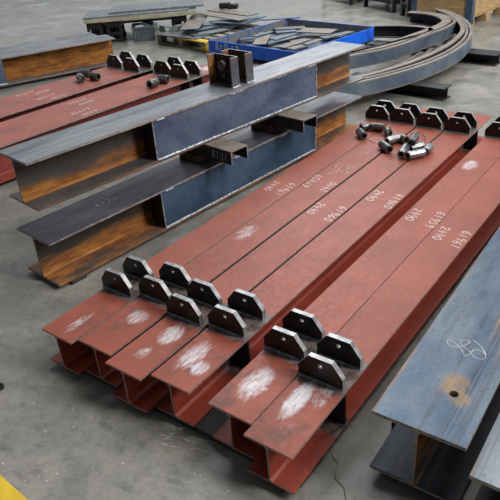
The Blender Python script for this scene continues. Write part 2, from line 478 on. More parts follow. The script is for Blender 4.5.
# chalk rubs in world coordinates: x, y, radius x, radius y, amount
RUB = [
 [(.20,-.30,.03,.09,.8),(.17,-.10,.05,.05,.3)],
 [(.40,-.13,.055,.06,.9),(.33,-.27,.02,.03,.4),(.36,.74,.05,.10,.85),(.40,.92,.03,.05,.55),(.38,1.72,.06,.12,.45),(.38,2.10,.07,.16,.55)],
 [(.62,-.15,.05,.075,1),(.60,-.30,.03,.05,.8),(.50,1.0,.04,.06,.0)],
 [(.79,-.20,.05,.10,.95),(.86,-.25,.035,.05,.95),(.86,2.33,.03,.05,.45)],
 [(1.10,-.20,.055,.10,1),(1.03,-.26,.02,.05,.6),(1.09,2.16,.05,.09,.95)],
 [(1.28,-.19,.04,.12,1.1),(1.35,-.14,.04,.08,.75),(1.31,-.31,.035,.05,.6),(1.24,-.27,.03,.06,.4)],
]
# chalk numbers: text, x, y (start), direction (+1 reads away from the camera, -1 towards it)
NUM = [
 [('2440',.120,1.385,-1,.055),('61961',.215,1.41,-1,.06)],
 [('61959',.355,1.39,1,.062),('2440',.485,1.38,1,.058)],
 [('2440',.520,1.25,-1,.06),('61960',.650,1.265,-1,.062)],
 [('2440',.735,1.56,-1,.06),('61960',.865,1.56,-1,.062)],
 [('2440',1.035,1.435,-1,.06),('61959',1.155,1.455,-1,.062)],
 [('2440',1.240,1.305,-1,.06),('61961',1.345,1.31,-1,.062)],
]
NEAR_LUG = [-.037,.010,-.037,-.008,-.007,-.074]
FAR_LUG = [2.713,2.718,2.70,2.688,2.70,2.70]
LUG_SHIFT = [.018,.022,.018,.014,.012,.008]
for i in range(6):
    x0, L = XL[i], YF[i]-YN[i]; xc = x0+.1
    near0 = NEAR_LUG[i]-YN[i]; far0 = FAR_LUG[i]-YN[i]
    loc_ = lambda X, Y: (Y-YN[i], -(X-xc))
    rubs = [(Y-YN[i], -(X-xc), ry, rx, a) for X, Y, rx, ry, a in RUB[i] if a > 0]
    bands = [(near0-.03, near0+.19), (far0-.03, far0+.18)]
    mt = primer('red_primer_top', i+1, rubs, bands)
    mw = primer('red_primer_web', i+11, (), [(near0-.07, near0+.045), (far0+.08, far0+.22)], .25, (.33,.052,.030))
    r = hbeam('primed_girder', RED_LABEL[i], 'red primed beams in the near row', xc, YN[i], ZB, PI/2, WR, HR, L, .009, .007, mt, mw, mw)
    for base in (near0, far0):
        for dx in (0, .138):
            lug(r, base+dx, LUG_SHIFT[i], HR, .19, .108, .022)
            if (base == near0) == (dx == 0):
                for s in (1, -1): stiffener(r, base+dx+.006, WR, HR, .009, .007, s)
    for (s, X, Y, dr, h) in NUM[i]:
        ln = text_lines(s, h*.84, .15, seed=i*7+len(s))
        lx, ly = Y-YN[i], -(X-xc)
        # reading away from the camera: text runs +x, up is +y; the other way round it is turned by half a turn
        f = (lambda u, v, lx=lx, ly=ly: (lx+u, ly+v, HR+.0007)) if dr > 0 else (lambda u, v, lx=lx, ly=ly: (lx-u, ly-v, HR+.0007))
        strokes(ln, f, .0042, 'chalk_number', M['chalk'], r, seed=i)
    if i == 1:   # rubbed out scribble after the number
        rnd = random.Random(3); ln = []
        for k in range(16):
            q = 1.72+rnd.uniform(-.10, .10)-YN[i]; w_ = rnd.uniform(-.07, .05)
            ln.append([(q, w_), (q+rnd.uniform(.03,.06), w_+rnd.uniform(-.015,.03)), (q+rnd.uniform(.0,.05), w_+rnd.uniform(-.03,.015))])
        strokes(ln, lambda u, v: (u, v, HR+.0007), .004, 'chalk_scribble', M['chalkfaint'], r)

# bearers under the near row
tag(MB().box(.11, 1.40, -.375, -.22, 0, ZB, bev=.002).build('steel_bearer', M['bearer']),
    'flat dark steel bearer on the floor under the front ends of the near red beams', 'bearer')
tag(MB().box(.02, 1.48, 2.86, 2.98, 0, ZB, bev=.002).build('steel_bearer', M['bearer']),
    'flat dark steel bearer on the floor under the far ends of the near red beams', 'bearer')

# ---- row of four red beams behind the stack --------------------------------
TH2 = math.radians(86.2); WB = .262; HB = .27
ux, uy = math.cos(TH2), math.sin(TH2)
RED2 = [  # right edge measured at y=2: centre x there, far end distance, lug distance
 (-2.955, 3.02, 2.86, 'red primed steel beam lying beside the long rusty beam, farthest of the back row'),
 (-2.665, 3.02, 2.82, 'red primed steel beam on the far edge of the dark gap in the back row'),
 (-2.262, 3.30, 2.85, 'red primed steel beam on the near edge of the dark gap in the back row'),
 (-1.985, 3.34, 2.79, 'red primed steel beam partly hidden by the stacked blue-grey beams, nearest of the back row'),
]
for i, (xc, yfar, ylug, lab) in enumerate(RED2):
    ys = .2; x0 = xc + (ys-2)*ux/uy; L = (yfar-ys)/uy
    lg = (ylug-ys)/uy
    rubs = [(L-.25, .02, .09, .08, .5)] if i < 2 else [(L-.12, .0, .1, .1, 1.0)]
    mt = primer('red_primer_back_row', 21+i, rubs, [(lg-.04, lg+.24)], .2, (.285,.085,.062))
    mw = primer('red_primer_back_web', 31+i, (), [(lg-.04, lg+.24)], .2, (.26,.05,.035))
    r = hbeam('primed_girder', lab, 'red primed beams in the back row', x0, ys, ZB, TH2, WB, HB, L, .012, .009, mt, mw, mw)
    for dx in (0, .17):
        lug(r, lg+dx, 0, HB, .235, .128, .025)
        for s in (1, -1): stiffener(r, lg+dx+.006, WB, HB, .012, .009, s)
    spots = [(1.62,2.2),(1.66,1.95),(1.80,2.10),(1.52,1.85)]
    y1, y2 = [(1.70,1.90),(1.72,1.86),(1.74,1.84),(1.55,1.65)][i]
    for k, (s, yy, off) in enumerate((('61958', y1+.2, .055), ('2440', y2+.1, -.05))):
        ln = text_lines(s, .05, .15, seed=50+i+k)
        lx = (yy-ys)/uy
        strokes(ln, lambda u, v, lx=lx, off=off: (lx-u, off-v, HB+.0008), .0052, 'chalk_number', M['chalk'], r, seed=i)
b0 = at(0, 0, 0)
tag(MB().box(-3.25, -1.72, 2.60, 2.72, 0, ZB, bev=.002).build('steel_bearer', M['bearer']),
    'flat dark steel bearer on the floor under the red beams of the back row', 'bearer')
tag(MB().box(-3.35, -1.85, .5, .62, 0, ZB, bev=.002).build('steel_bearer', M['bearer']),
    'flat dark steel bearer under the left ends of the back row of red beams', 'bearer')

# ------------------------------------------------------------------ the two stacked beams
LX, LY, LT, LW, LZ, LH, LL = -.5406, .0325, 1.4765, .321, .02, .2682, 2.985
UX, UY, UT, UW, UZ, UH, UL = -.6379, .0919, 1.431, .311, .4287, .271, 2.94
mtL = mill('mill_scale_lower_top', 1, base=(.038,.039,.056), light=(.10,.098,.118), rust=.10, edge=LW/2, lines=((.02,.004),))
mwL = mill('rusty_web_lower', 2, base=(.045,.04,.04), light=(.085,.075,.065), zband=(.02,.21,.80,.22), streak=False, rough=.55)
mbL = mill('rusty_bottom_lower', 3, base=(.05,.048,.05), light=(.10,.09,.085), rust=.42, edge=LW/2, rough=.5)
low = hbeam('steel_girder', 'dark steel beam with rusty web at the bottom of the two-beam stack', 'stacked plated beams', LX, LY, LZ, LT, LW, LH, LL, .014, .010, mtL, mwL, mbL)
mtU = mill('mill_scale_upper_top', 4, base=(.105,.118,.143), light=(.25,.265,.295), rust=.06, edge=UW/2, lines=((.035,.0045),(.052,.003),(-.03,.004)))
mwU = mill('rusty_web_upper', 5, base=(.07,.066,.068), light=(.12,.11,.10), zband=(.02,.21,.78,.10), streak=False, rough=.55)
mbU = mill('mill_scale_upper_bottom', 6, base=(.07,.07,.08), light=(.15,.145,.145), rust=.12, edge=UW/2)
upp = hbeam('steel_girder', 'blue-grey steel beam on top of the stack carrying two upright channel brackets', 'stacked plated beams', UX, UY, UZ, UT, UW, UH, UL, .014, .010, mtU, mwU, mbU)
mplU = mill('blue_plate_upper', 8, base=(.050,.080,.140), light=(.15,.20,.285), rust=.06, streak=False, rough=.34, metal=.2)
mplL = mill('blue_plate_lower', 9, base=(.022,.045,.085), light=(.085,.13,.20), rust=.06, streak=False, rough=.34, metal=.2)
def cover(root, s0, s1, off, z0, z1, mat, split=None):
    t = .010
    o = MB().box(s0, s1, off, off+t, z0, z1, [1,1,0,0,1,1], bev=.001).build('cover_plate', [mat, M['cutedge']], root)
    o['label'] = 'blue steel side plate welded between the flanges'
    rnd = random.Random(int(s0*100))
    b = MB(); n = 46
    pts = [(s0+(s1-s0)*k/n, off-.001+rnd.uniform(-.001,.001), z0+.003+rnd.uniform(-.001,.001)) for k in range(n+1)]
    b.path(pts, .0065, 7); b.build('weld_bead', M['weld'], o)
    b = MB(); pts = [(s0, off+.002, z0+(z1-z0)*k/10) for k in range(11)]
    b.path(pts, .0035, 6); b.build('weld_bead', M['weld'], o)
    b = MB(); pts = [(s1-.002, off-.001, z0+(z1-z0)*k/10) for k in range(11)]
    b.path(pts, .005, 6); b.build('weld_bead', M['weld'], o)
    for (f0, f1) in ((.02,.06),(.42,.5),(.72,.78),(.93,.99)):
        b = MB(); pts = [(s0+(s1-s0)*(f0+(f1-f0)*k/8), off-.001, z1-.002) for k in range(9)]
        b.path(pts, .005, 6); b.build('weld_bead', M['weld'], o)
    for s in (s0+.02, s1-.03):     # dark diaphragm closing the box
        MB().box(s, s+.01, off+t, -.006, z0+.001, z1-.001).build('stiffener_plate', M['darksteel'], root)
cover(upp, .812, 2.33, -UW/2+.006, .0142, UH-.0142, mplU)
cover(low, .785, 2.345, -LW/2+.006, .0142, LH-.0142, mplL)
# scribbled chalk near the left end of the lower beam
strokes(text_lines('8131', .05, .1, 4), lambda u, v: (.42+u, .06-v*.8-.03, LH+.0008), .0035, 'chalk_number', M['chalkgrey'], low)
strokes(text_lines('61958', .05, .1, 5), lambda u, v: (1.22-u, .02-v, UH+.0008), .0035, 'chalk_number', M['chalkgrey'], upp)

# brackets standing on the upper beam
def bracket(s, lab_):
    h = .19; y0, y1 = -.105, .118; d = .068; t = .009
    o = MB()
    o.box(s, s+d, y1-t, y1, UH, UH+h, [0,1,0,0,1,1], bev=.001)
    o.box(s, s+d, y0, y0+t, UH, UH+h, [0,1,2,0,1,1], bev=.001)
    o.box(s+d-t, s+d, y0+t, y1-t, UH, UH+h, [3,1,3,3,3,0])
    ob = o.build('channel_bracket', [M_br, M['cutedge'], M_br2, M['darksteel']], upp); ob['label'] = lab_
    for yy in (y0-.002, y1+.002): MB().path([(s+d*k/6, yy, UH+.002) for k in range(7)], .006, 6).build('weld_bead', M['weld'], ob)
    return ob
M_br = mill('rusty_bracket', 12, base=(.07,.05,.04), light=(.12,.09,.07), rust=.45, streak=False, rough=.6)
M_br2 = mill('blue_bracket_flange', 13, base=(.09,.10,.125), light=(.17,.18,.20), rust=.16, streak=False, rough=.4)
b1 = bracket(1.52, 'upright channel bracket with a round boss, left of the two')
b2 = bracket(1.655, 'upright channel bracket without a boss, right of the two')
b = MB(); b.tube((1.545, .02, UH+.125), (1.579, .02, UH+.125), .032, n=22); b.build('boss', M['coupler'], b1)
b = MB(); b.tube((1.553, .005, UH+.055), (1.579, .005, UH+.055), .012, n=14); b.build('bolt_stub', M['coupler'], b1)

# short channels lying between the stacked beams, poking out
M_ch = mill('brown_channel_top', 14, base=(.13,.105,.085), light=(.22,.18,.15), rust=.15, streak=False, rough=.5, metal=.1)
def short_channel(s0, lab_, text=None):
    # in the upper beam's own frame (s along, n across), open side down
    r = thing('channel_section', lab_, 'channel', (0,0,0), 0, 'short channels between the stacked beams')
    r.location = (UX, UY, UZ); r.rotation_euler = (0,0,UT)
    w, d, t = .150, .090, .009; y0, y1 = -.39, .10
    MB().box(s0, s0+w, y0, y1, -t, 0, [0,0,1,0,0,0], bev=.001).build('web', [M_ch, M['bare']], r)
    for a0, a1 in ((s0, s0+t), (s0+w-t, s0+w)):
        MB().box(a0, a1, y0, y1, -d, -t, [0,0,1,0,0,0], bev=.001).build('flange', [M['darksteel'], M['bare']], r)
    b = MB(); b.tube((s0+.05, -.20, .0003), (s0+.05, -.20, .001), .006, n=12); b.build('punch_mark', M['black'], r)
    if text:
        # written on the left flange, read from the left
        strokes(text_lines(text, .05, .1, 8), lambda u, v: (s0-.0012, -.21-u, -.072+v), .004, 'chalk_number', M['chalkgrey'], r)
    # dark timber packer under it, resting on the lower beam
    return r
short_channel(1.188, 'short downturned channel with chalk writing, left of the two poking out of the stack', '8131')
short_channel(1.885, 'short downturned channel without writing, right of the two poking out of the stack')
for s0, lab_ in ((1.188,'left'), (1.885,'right')):
    b = MB(); b.box(s0-.02, s0+.17, -.10, .10, LZ+LH-UZ, -.090, bev=.002)
    tag(b.build('timber_packer', M['packer'], loc=(UX, UY, UZ), rotz=UT), 'dark timber packer under the %s short channel between the stacked beams' % lab_, 'packer')
b = MB(); b.box(.25, .35, -.06, .06, LZ+LH-UZ, 0, bev=.002)
# bearers under the stack
tag(MB().box(.07, .17, -.17, .155, -LZ, 0, bev=.002).build('steel_bearer', M['bearer'], loc=(LX, LY, LZ), rotz=LT), 'flat dark bearer under the left end of the stacked beams', 'bearer')
tag(MB().box(2.55, 2.65, -.22, .22, -LZ, 0, bev=.002).build('steel_bearer', M['bearer'], loc=(LX, LY, LZ), rotz=LT), 'flat dark bearer under the right end of the stacked beams', 'bearer')

# ------------------------------------------------------------------ big beams on the right
RTX, RTY, RTT = 1.7289, -.197, 1.594
mtR = mill('mill_scale_right_top', 15, base=(.050,.088,.145), light=(.13,.165,.205), rust=.16, edge=.155, rough=.38, lines=((-.075,.004),(-.09,.003)), stain=((.255,-.03,.07,.06,.75),(.20,-.07,.05,.05,.6),(.62,-.11,.20,.008,1.0),(.75,-.06,.22,.007,.95),(.95,-.1,.2,.006,.9)))
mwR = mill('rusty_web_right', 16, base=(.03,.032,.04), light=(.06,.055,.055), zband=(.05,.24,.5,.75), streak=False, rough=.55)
mbR = mill('shade_dark_bottom_right', 17, base=(.012,.017,.028), light=(.024,.03,.042), rust=.08, rough=.5)  # shade on the bottom flanges is put into this near-black base colour
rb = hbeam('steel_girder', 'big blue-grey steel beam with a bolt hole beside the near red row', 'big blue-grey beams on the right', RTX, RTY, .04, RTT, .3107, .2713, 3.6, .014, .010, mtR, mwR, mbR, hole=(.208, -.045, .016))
H2 = .2713
scr = [[(.40,-.02),(.43,.0),(.455,.035),(.46,.06)],[(.46,.06),(.43,.055),(.42,.03),(.45,-.005),(.49,-.02),(.49,.01),(.455,.02),(.43,-.03)],
       [(.43,-.03),(.40,-.055),(.405,-.085),(.43,-.09),(.455,-.07),(.45,-.035),(.42,-.04),(.39,-.02)],[(.50,-.02),(.475,-.06),(.44,-.085)]]
strokes(scr, lambda u, v: (u+.02, v+.01, H2+.0008), .0028, 'chalk_scribble', M['chalkgrey'], rb)
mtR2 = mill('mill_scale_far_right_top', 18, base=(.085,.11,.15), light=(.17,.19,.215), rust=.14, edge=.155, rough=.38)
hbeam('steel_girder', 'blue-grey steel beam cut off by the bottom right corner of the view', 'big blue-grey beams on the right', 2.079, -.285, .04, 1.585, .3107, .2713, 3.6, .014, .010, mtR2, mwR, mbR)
tag(MB().box(1.54, 2.27, .05, .15, 0, .04, bev=.002).build('steel_bearer', M['bearer']), 'dark bearer under the near ends of the big blue-grey beams', 'bearer')
tag(MB().box(1.44, 2.20, 2.6, 2.7, 0, .04, bev=.002).build('steel_bearer', M['bearer']), 'dark bearer under the far ends of the big blue-grey beams', 'bearer')

# ------------------------------------------------------------------ rusty pair at the back left
ZT = .35; HZ = .31
pa, pb = at(0, 58.4, ZT), at(115, 38, ZT)
d3 = Vector((pb.x-pa.x, pb.y-pa.y)).normalized(); th3 = math.atan2(d3.y, d3.x); n3 = Vector((-d3.y, d3.x))
L3 = 2.6
mtB = mill('mill_scale_back_top', 19, base=(.11,.12,.14), light=(.25,.26,.28), rust=.06, edge=.165, lines=((.05,.006),(-.06,.005)))
mwB = mill('rusty_web_back', 20, base=(.16,.075,.025), light=(.22,.105,.035), zband=(.0,.28,.95,.85), streak=False, rough=.65)
for k, lab in ((0, 'long orange-rusted steel beam at the left behind the red back row'), (1, 'blue-grey topped steel beam behind the orange-rusted beam at the left, far one of a pair')):
    w3 = .33; e = Vector((pb.x, pb.y)) + n3*(w3/2 + k*(w3+.02)) - d3*(.0 if k == 0 else .10)
    o3 = e - d3*L3
    r3 = hbeam('steel_girder', lab, 'rusty beams at the back left', o3.x, o3.y, ZT-HZ, th3, w3, HZ, L3, .016, .011, mtB, mwB, mtB)
    if k == 0:
        s1 = L3 - (Vector((pb.x, pb.y))-Vector((at(4,60,ZT).x, at(4,60,ZT).y))).length
        o = MB().box(s1-1.0, s1, -w3/2+.004, -w3/2+.014, .0162, HZ-.0162, bev=.001).build('cover_plate', mplU, r3)
        b = MB(); b.path([(s1-1+.1*j, -w3/2+.003, .02) for j in range(11)], .007, 6); b.build('weld_bead', M['weld'], o)
tmp = Vector((pb.x, pb.y))
for j, dist in enumerate((.5, 2.1)):
    e = tmp - d3*dist; b = MB(); b.box(-.05, .05, -.03, .72, 0, ZT-HZ, bev=.002)
    tag(b.build('steel_bearer', M['bearer'], loc=(e.x, e.y, 0), rotz=th3), ('dark bearer under the right end of the rusty pair of beams', 'dark bearer under the left end of the rusty pair of beams')[j], 'bearer')

# ------------------------------------------------------------------ couplers
CG = 'loose couplers on the far end of the near red row'
def coupler(px, py, ang_px, length_, label, zs=ZB+HR, lift=0.002, tilt=0.0, bright=False, group=CG, r=.026):
    length = length_*1.18; r = r*1.1
    c = at(px, py, zs+r+lift)
    q = at(px+math.cos(ang_px)*4, py+math.sin(ang_px)*4, zs+r+lift)
    d = Vector((q.x-c.x, q.y-c.y, 0)).normalized(); az = math.atan2(d.y, d.x)
    t = thing('coupler', label, 'coupler', (c.x, c.y, c.z), az, group); t.rotation_euler = (0, tilt, az)
    b = MB(); b.tube((-length/2+.006,0,0), (length/2-.006,0,0), r, n=24, rin=r*.62, mi=0, mi_in=1, ring=0)
    b.build('sleeve', [M['couplershiny'] if bright else M['coupler'], M['bore']], t)
    for s in (-1, 1): MB().tube((s*(length/2-.016),0,0), (s*length/2,0,0), r*1.04, r*.9, n=24, rin=r*.62, mi_in=0).build('collar', M['couplershiny'] if bright else M['coupler'], t)
    return t
coupler(361.5,133.5, math.radians(48), .095, 'dark coupler nearest the left edge of the near red row, open end facing front')
coupler(365,126.5, math.radians(-12), .060, 'dull coupler lying behind the leftmost coupler of the near red row')
coupler(377,127, math.radians(4), .085, 'dark coupler lying lengthwise just in front of the far left lugs')
coupler(388,131.5, math.radians(75), .07, 'dark coupler with its open end to the front, right of the lengthwise one')
coupler(385.5,146.5, math.radians(37), .105, 'dark coupler lying alone foremost on the third beam, bore facing right')
coupler(393.5,139.3, math.radians(-17), .100, 'bright edged coupler lying behind the foremost dark coupler', bright=True)
coupler(403.5,138.5, math.radians(30), .06, 'small dark coupler half hidden behind the tall leaning pair')
coupler(413.5,139.5, math.radians(-58), .110, 'coupler resting on top of the heap, upper one of the leaning pair', lift=.045)
coupler(404,150.5, math.radians(-55), .125, 'coupler foremost in the heap, lower one of the leaning pair', lift=.004, bright=True)
coupler(416,154, math.radians(-12), .105, 'shiny coupler at the front right of the heap', bright=True)
coupler(416.5,147, math.radians(-15), .085, 'shiny coupler in the middle of the heap behind the front right one', bright=True)
coupler(428,149, math.radians(-50), .085, 'shiny coupler at the far right of the heap by the seam', bright=True)
zw = ZB+HR+.004
b = MB(); b.path([at(x, y, zw+.003*math.sin(i)) for i, (x, y) in enumerate([(367,138),(371,141),(376,142.5),(381,141.5),(386,139),(390,137)])], .0022)
tag(b.build('tie_wire', M['couplershiny']), 'thin loose wire lying between the couplers on the left', 'wire')
b = MB(); b.path([at(x, y, zw+.004) for x, y in [(412,133.5),(418,132),(423,134),(425.5,138),(424,141)]], .0025)
tag(b.build('tie_wire', M['coupler']), 'hooked dark wire behind the heap of couplers near the lugs', 'wire')
Z2 = ZB+HB; G2 = 'loose couplers on the back red row'
coupler(94.5,76.3, math.radians(8), .095, 'dark coupler lying lengthwise on the back row, right one of the pair', Z2, group=G2, r=.033)
coupler(80.5,77.8, math.radians(40), .10, 'dark coupler on the back row with bore facing front, left one of the pair', Z2, group=G2, r=.033)
coupler(86,73.2, math.radians(0), .085, 'dark coupler hidden behind the pair on the back row', Z2, group=G2, r=.03)
coupler(153,83, math.radians(-25), .095, 'grey coupler beside the lugs of the back row, front one with open bore', Z2, group=G2, r=.036)
coupler(163,79.2, math.radians(0), .085, 'grey coupler beside the lugs of the back row, rear right one', Z2, group=G2, r=.034)

# ------------------------------------------------------------------ rolled curved beams
def spline(pts, n=10):
    P = [Vector((p.x, p.y)) for p in pts]; P = [P[0]*2-P[1]] + P + [P[-1]*2-P[-2]]; out = []
    for i in range(1, len(P)-2):
        for k in range(n):
            t = k/n; a, b_, c_, d_ = P[i-1], P[i], P[i+1], P[i+2]
            out.append(.5*((2*b_)+(c_-a)*t+(2*a-5*b_+4*c_-d_)*t*t+(3*b_-a-3*c_+d_)*t**3))
    out.append(P[-2])
    for _ in range(12):
        out = [out[0]] + [(out[i-1]+2*out[i]+out[i+1])/4 for i in range(1, len(out)-1)] + [out[-1]]
    return out
def arc(c, R, a0, a1, n=60):
    return [Vector((c[0]+R*math.cos(a0+(a1-a0)*k/n), c[1]+R*math.sin(a0+(a1-a0)*k/n))) for k in range(n+1)]
def offset(line, o):
    out = []
    for i, p in enumerate(line):
        d = (line[min(i+1, len(line)-1)] - line[max(i-1, 0)]).normalized(); out.append(p + Vector((d.y, -d.x))*o)
    return out
mcb = mill('rolled_blue_web', 22, base=(.10,.14,.20), light=(.19,.235,.29), rust=.10, streak=False, rough=.38)
mct = mill('rolled_brown_flange', 23, base=(.16,.135,.12), light=(.26,.225,.20), rust=.08, streak=False, rough=.5, metal=.1)
mcd = mill('rolled_dark_flat', 24, base=(.06,.05,.045), light=(.12,.10,.09), rust=.12, streak=False, rough=.55, metal=.1)
def curved_channel(line, off0, z0, z1, fl, label, web_mat=mcb):
    """outer web face at offset off0 (to the right of the line), flanges reaching inwards by fl"""
    r = thing('curved_channel', label, 'curved beam', (line[0].x, line[0].y, z0), 0, 'rolled curved channels')
    ln = [p - Vector((line[0].x, line[0].y)) for p in line]; h = z1-z0; t = .012
    MB().sweep(ln, [(off0-t,t),(off0,t),(off0,h-t),(off0-t,h-t)]).build('web', web_mat, r)
    MB().sweep(ln, [(off0-fl,h-t),(off0,h-t),(off0,h),(off0-fl,h)], mis=[0,0,0,0]).build('top_flange', mct, r)
    MB().sweep(ln, [(off0-fl,0),(off0,0),(off0,t),(off0-fl,t)]).build('bottom_flange', mct, r)
    return r
ZR0, ZR1 = .115, .265
co, Ro = (-2.93, 4.88), 2.93
A0, A1 = math.radians(-35), math.radians(47)
ring = arc(co, Ro, A0, A1)          # counter-clockwise: right side of the path is the outside
curved_channel(ring, 0, ZR0, ZR1-.012, .035, 'outermost rolled curved channel with blue outer face resting on black supports')
curved_channel(ring, -.05, ZR0, ZR1-.004, .028, 'narrow rolled curved channel nested inside the outermost one')
ci, Ri = (-3.565, 4.95), 3.385
ring2 = arc(ci, Ri, math.radians(-31), math.radians(40))
cv = Vector(co)
ring2 = [cv + (p-cv).normalized()*min((p-cv).length, Ro-.082-.055) for p in ring2]     # never through the channel outside it
curved_channel(ring2, .052, ZR0, ZR1, .052, 'wide-flanged rolled curved channel, third from the outside', M['darksteel'])
mp = [at(x, y, ZR1) for x, y in [(330,60.5),(352,54.5),(392,47),(428,34),(446,27.5),(456,21.5),(455,18),(446,14),(432,11.5),(413,10.2)]]
mid = spline(mp)
curved_channel(mid, 0, ZR0, ZR1-.008, .04, 'rolled curved channel with blue face, outer one of the tighter bend')
curved_channel(mid, -.06, ZR0, ZR1, .11, 'rolled curved channel nested in the tighter bend, ending by the timber crate', M['darksteel'])
ip = [at(x, y, ZR1) for x, y in [(330,59),(352,53),(382,45.5),(405,39.5),(425,34),(434,30.2),(431,27.6),(420,25.6),(400,24.6),(386,24.5),(374,24.9)]]
inn = spline(ip)
curved_channel(inn, 0, ZR0, ZR1, .06, 'innermost rolled curved channel of the bends, beside the blue tray', M['darksteel'])
# thin curved flats lying low between the bends
for k in range(6):
    R_ = Ri-.014-.066*k
    ln = arc(ci, R_, math.radians(-30), math.radians(18-k*3.4), 60)
    o = MB().sweep([p for p in ln], [(-.05,ZR0-.001),(0,ZR0-.001),(0,ZR0+.022),(-.05,ZR0+.022)]).build('curved_flat', mcd)
    tag(o, ['outermost','second','third','fourth','fifth','innermost'][k]+' brown curved flat bar lying low between the bent channels, counted from outside', 'curved flat', 'curved flats between the bends')

# black supports under the curved beams
def black_h(name, p, q, w, h, label):
    p, q = Vector((p.x, p.y)), Vector((q.x, q.y)); d = q-p; L = d.length; th = math.atan2(d.y, d.x)
    return hbeam(name, label, 'black supports under the bends', p.x, p.y, 0, th, w, h, L, .010, .008, M['black'], M['black'], M['black'], cat='support', end=M['black'])
e = at(448,99,0); g = at(330,76,0)
black_h('support_girder', at(352,85,0), at(447,99,0), .16, .113, 'short black support beam in front, poking out from under the bent channels')
pB = at(499,64,0); pA = Vector((-.6, 5.52, 0)); pA = pB + (pA-pB)*((pB.x+1.3)/(pB.x+.6))
black_h('support_girder', pA, pB, .22, .113, 'black support beam poking out to the right from under the bent channels')

# ------------------------------------------------------------------ blue tray
tc = [at(208,37.5,.2), at(298,52.5,.2), at(373,26.5,.2)]
ta, tb = Vector((tc[0].x, tc[0].y)), Vector((tc[1].x, tc[1].y))
tdx = (tb-ta); TW = tdx.length; tth = math.radians(-7.6); TW -= .13; ta = tb - Vector((math.cos(tth), math.sin(tth)))*TW
TD = (Vector((tc[2].x, tc[2].y))-tb).length
tray = thing('steel_tray', 'blue painted steel tray with white handwriting holding flat steel offcuts', 'tray', (ta.x, ta.y, 0), tth)
tz0, tz1 = .05, .20; t = .012
def side(nm, x0, x1, y0, y1, mi):
    MB().box(x0, x1, y0, y1, tz0, tz1, mi, bev=.001).build(nm, [M['blue'], M['tray_in']], tray)
side('front_panel', 0, TW, 0, t, [0,0,0,1,0,0])
side('back_panel', 0, TW, TD-t, TD, [0,0,1,0,0,0])
side('side_panel', TW-t, TW, t, TD-t, [0,0,0,0,1,0])
side('side_panel', 0, t, t, TD-t, [0,0,0,0,0,1])
MB().box(t, TW-t, t, TD-t, tz0, tz0+.01).build('base_panel', M['tray_in'], tray)
for x in (.02, TW-.10):
    for y in (.02, TD-.10): MB().box(x, x+.08, y, y+.08, 0, tz0).build('foot', M['darksteel'], tray)
strokes(text_lines('RC0 12', .088, .05, 2, gap=.86), lambda u, v: (.13+u, -.0012, .085+v), .0115, 'painted_marking', M['paintwhite'], tray)

# flat offcuts: ends measured at their heights
PN = [0]
def plate(a, b_, z, width, mat, label, thick=.012, roll=0.0, group=None, z2=None, edge='plateedge'):
    p = at(a[0], a[1], z); q = at(b_[0], b_[1], z if z2 is None else z2); d = q-p; L = d.length
    sh = Vector((0,0,0))
    if group == GT and z < tz1:
        ex = Vector((math.cos(tth), math.sin(tth), 0)); ey = Vector((-ex.y, ex.x, 0)); c_ = (p+q)/2 - Vector((ta.x, ta.y, 0)); dn = d.normalized()
        wv = Vector((-dn.y, dn.x, 0))
        for e, lim in ((ex, TW), (ey, TD)):
            hx = abs(dn.dot(e))*L/2 + abs(wv.dot(e))*width/2 + .016; u = c_.dot(e)
            if 2*hx < lim: sh += e*(min(max(u, hx), lim-hx)-u)
    o = MB().box(-L/2, L/2, -width/2, width/2, 0, thick, [1,0,1,1,1,1], bev=.001).build('flat_bar', [M[mat], M[edge]])
    o.location = (p+q)/2 + sh; d.normalize()
    o.rotation_euler = (roll, -math.asin(d.z), math.atan2(d.y, d.x))
    tag(o, label, 'steel offcut', group); return o
GT = 'steel offcuts in the blue tray'; GP = 'steel offcuts on the timber pallet'
zf = tz0+.01
T = [((262,43),(330,37),zf,.34,'plategrey','wide grey plate lying flat on the tray floor at the middle'),
 ((300,40),(352,32.5),zf+.012,.22,'platebrown','brown grey plate on the tray floor against the bright blue side'),
 ((235,38),(282,47),zf,.25,'plateblue','blue-grey plate on the tray floor behind the handwritten front'),
 ((281,48),(308,39.5),zf+.03,.13,'platebrown','brown offcut pointing at the near corner of the tray, left of two'),
 ((290,49.5),(318,42.5),zf+.045,.12,'platebrown','brown offcut pointing at the near corner of the tray, right of two'),
 ((266,44),(300,36),zf+.04,.10,'plategrey','narrow grey strip lying slantwise left of the near corner of the tray'),
 ((272,40),(300,32),zf+.055,.14,'plateblue','blue-grey offcut in the middle of the tray under the brown top plate'),
 ((300,30.5),(334,32),zf+.085,.27,'platebrown','big brown plate lying on top at the back of the tray'),
 ((322,38.5),(352,32),zf+.06,.12,'plategrey','long grey offcut along the bright blue side of the tray'),
 ((272,29),(302,27),zf+.06,.16,'plategrey','pale grey offcut lying across the far left corner of the tray'),
 ((276,33),(296,31),zf+.075,.10,'plateblue','small blue-grey offcut left of the big brown plate'),
 ((259,45),(266,33),zf+.08,.17,'platebrown','brown plate leaning on the front left of the tray pile'),
 ((254,37),(272,32),zf+.10,.07,'plateblue','narrow blue bar on top at the left side of the tray'),
 ((240,40),(258,38),zf+.05,.10,'plateblue','short blue-grey offcut by the left wall of the tray'),
 ((305,45),(320,40),zf+.06,.08,'plategrey','short grey offcut beside the two brown ones in the tray corner'),
]
for a, b_, z, w, mt, lab in T: plate(a, b_, z, w, mt, lab, group=GT)

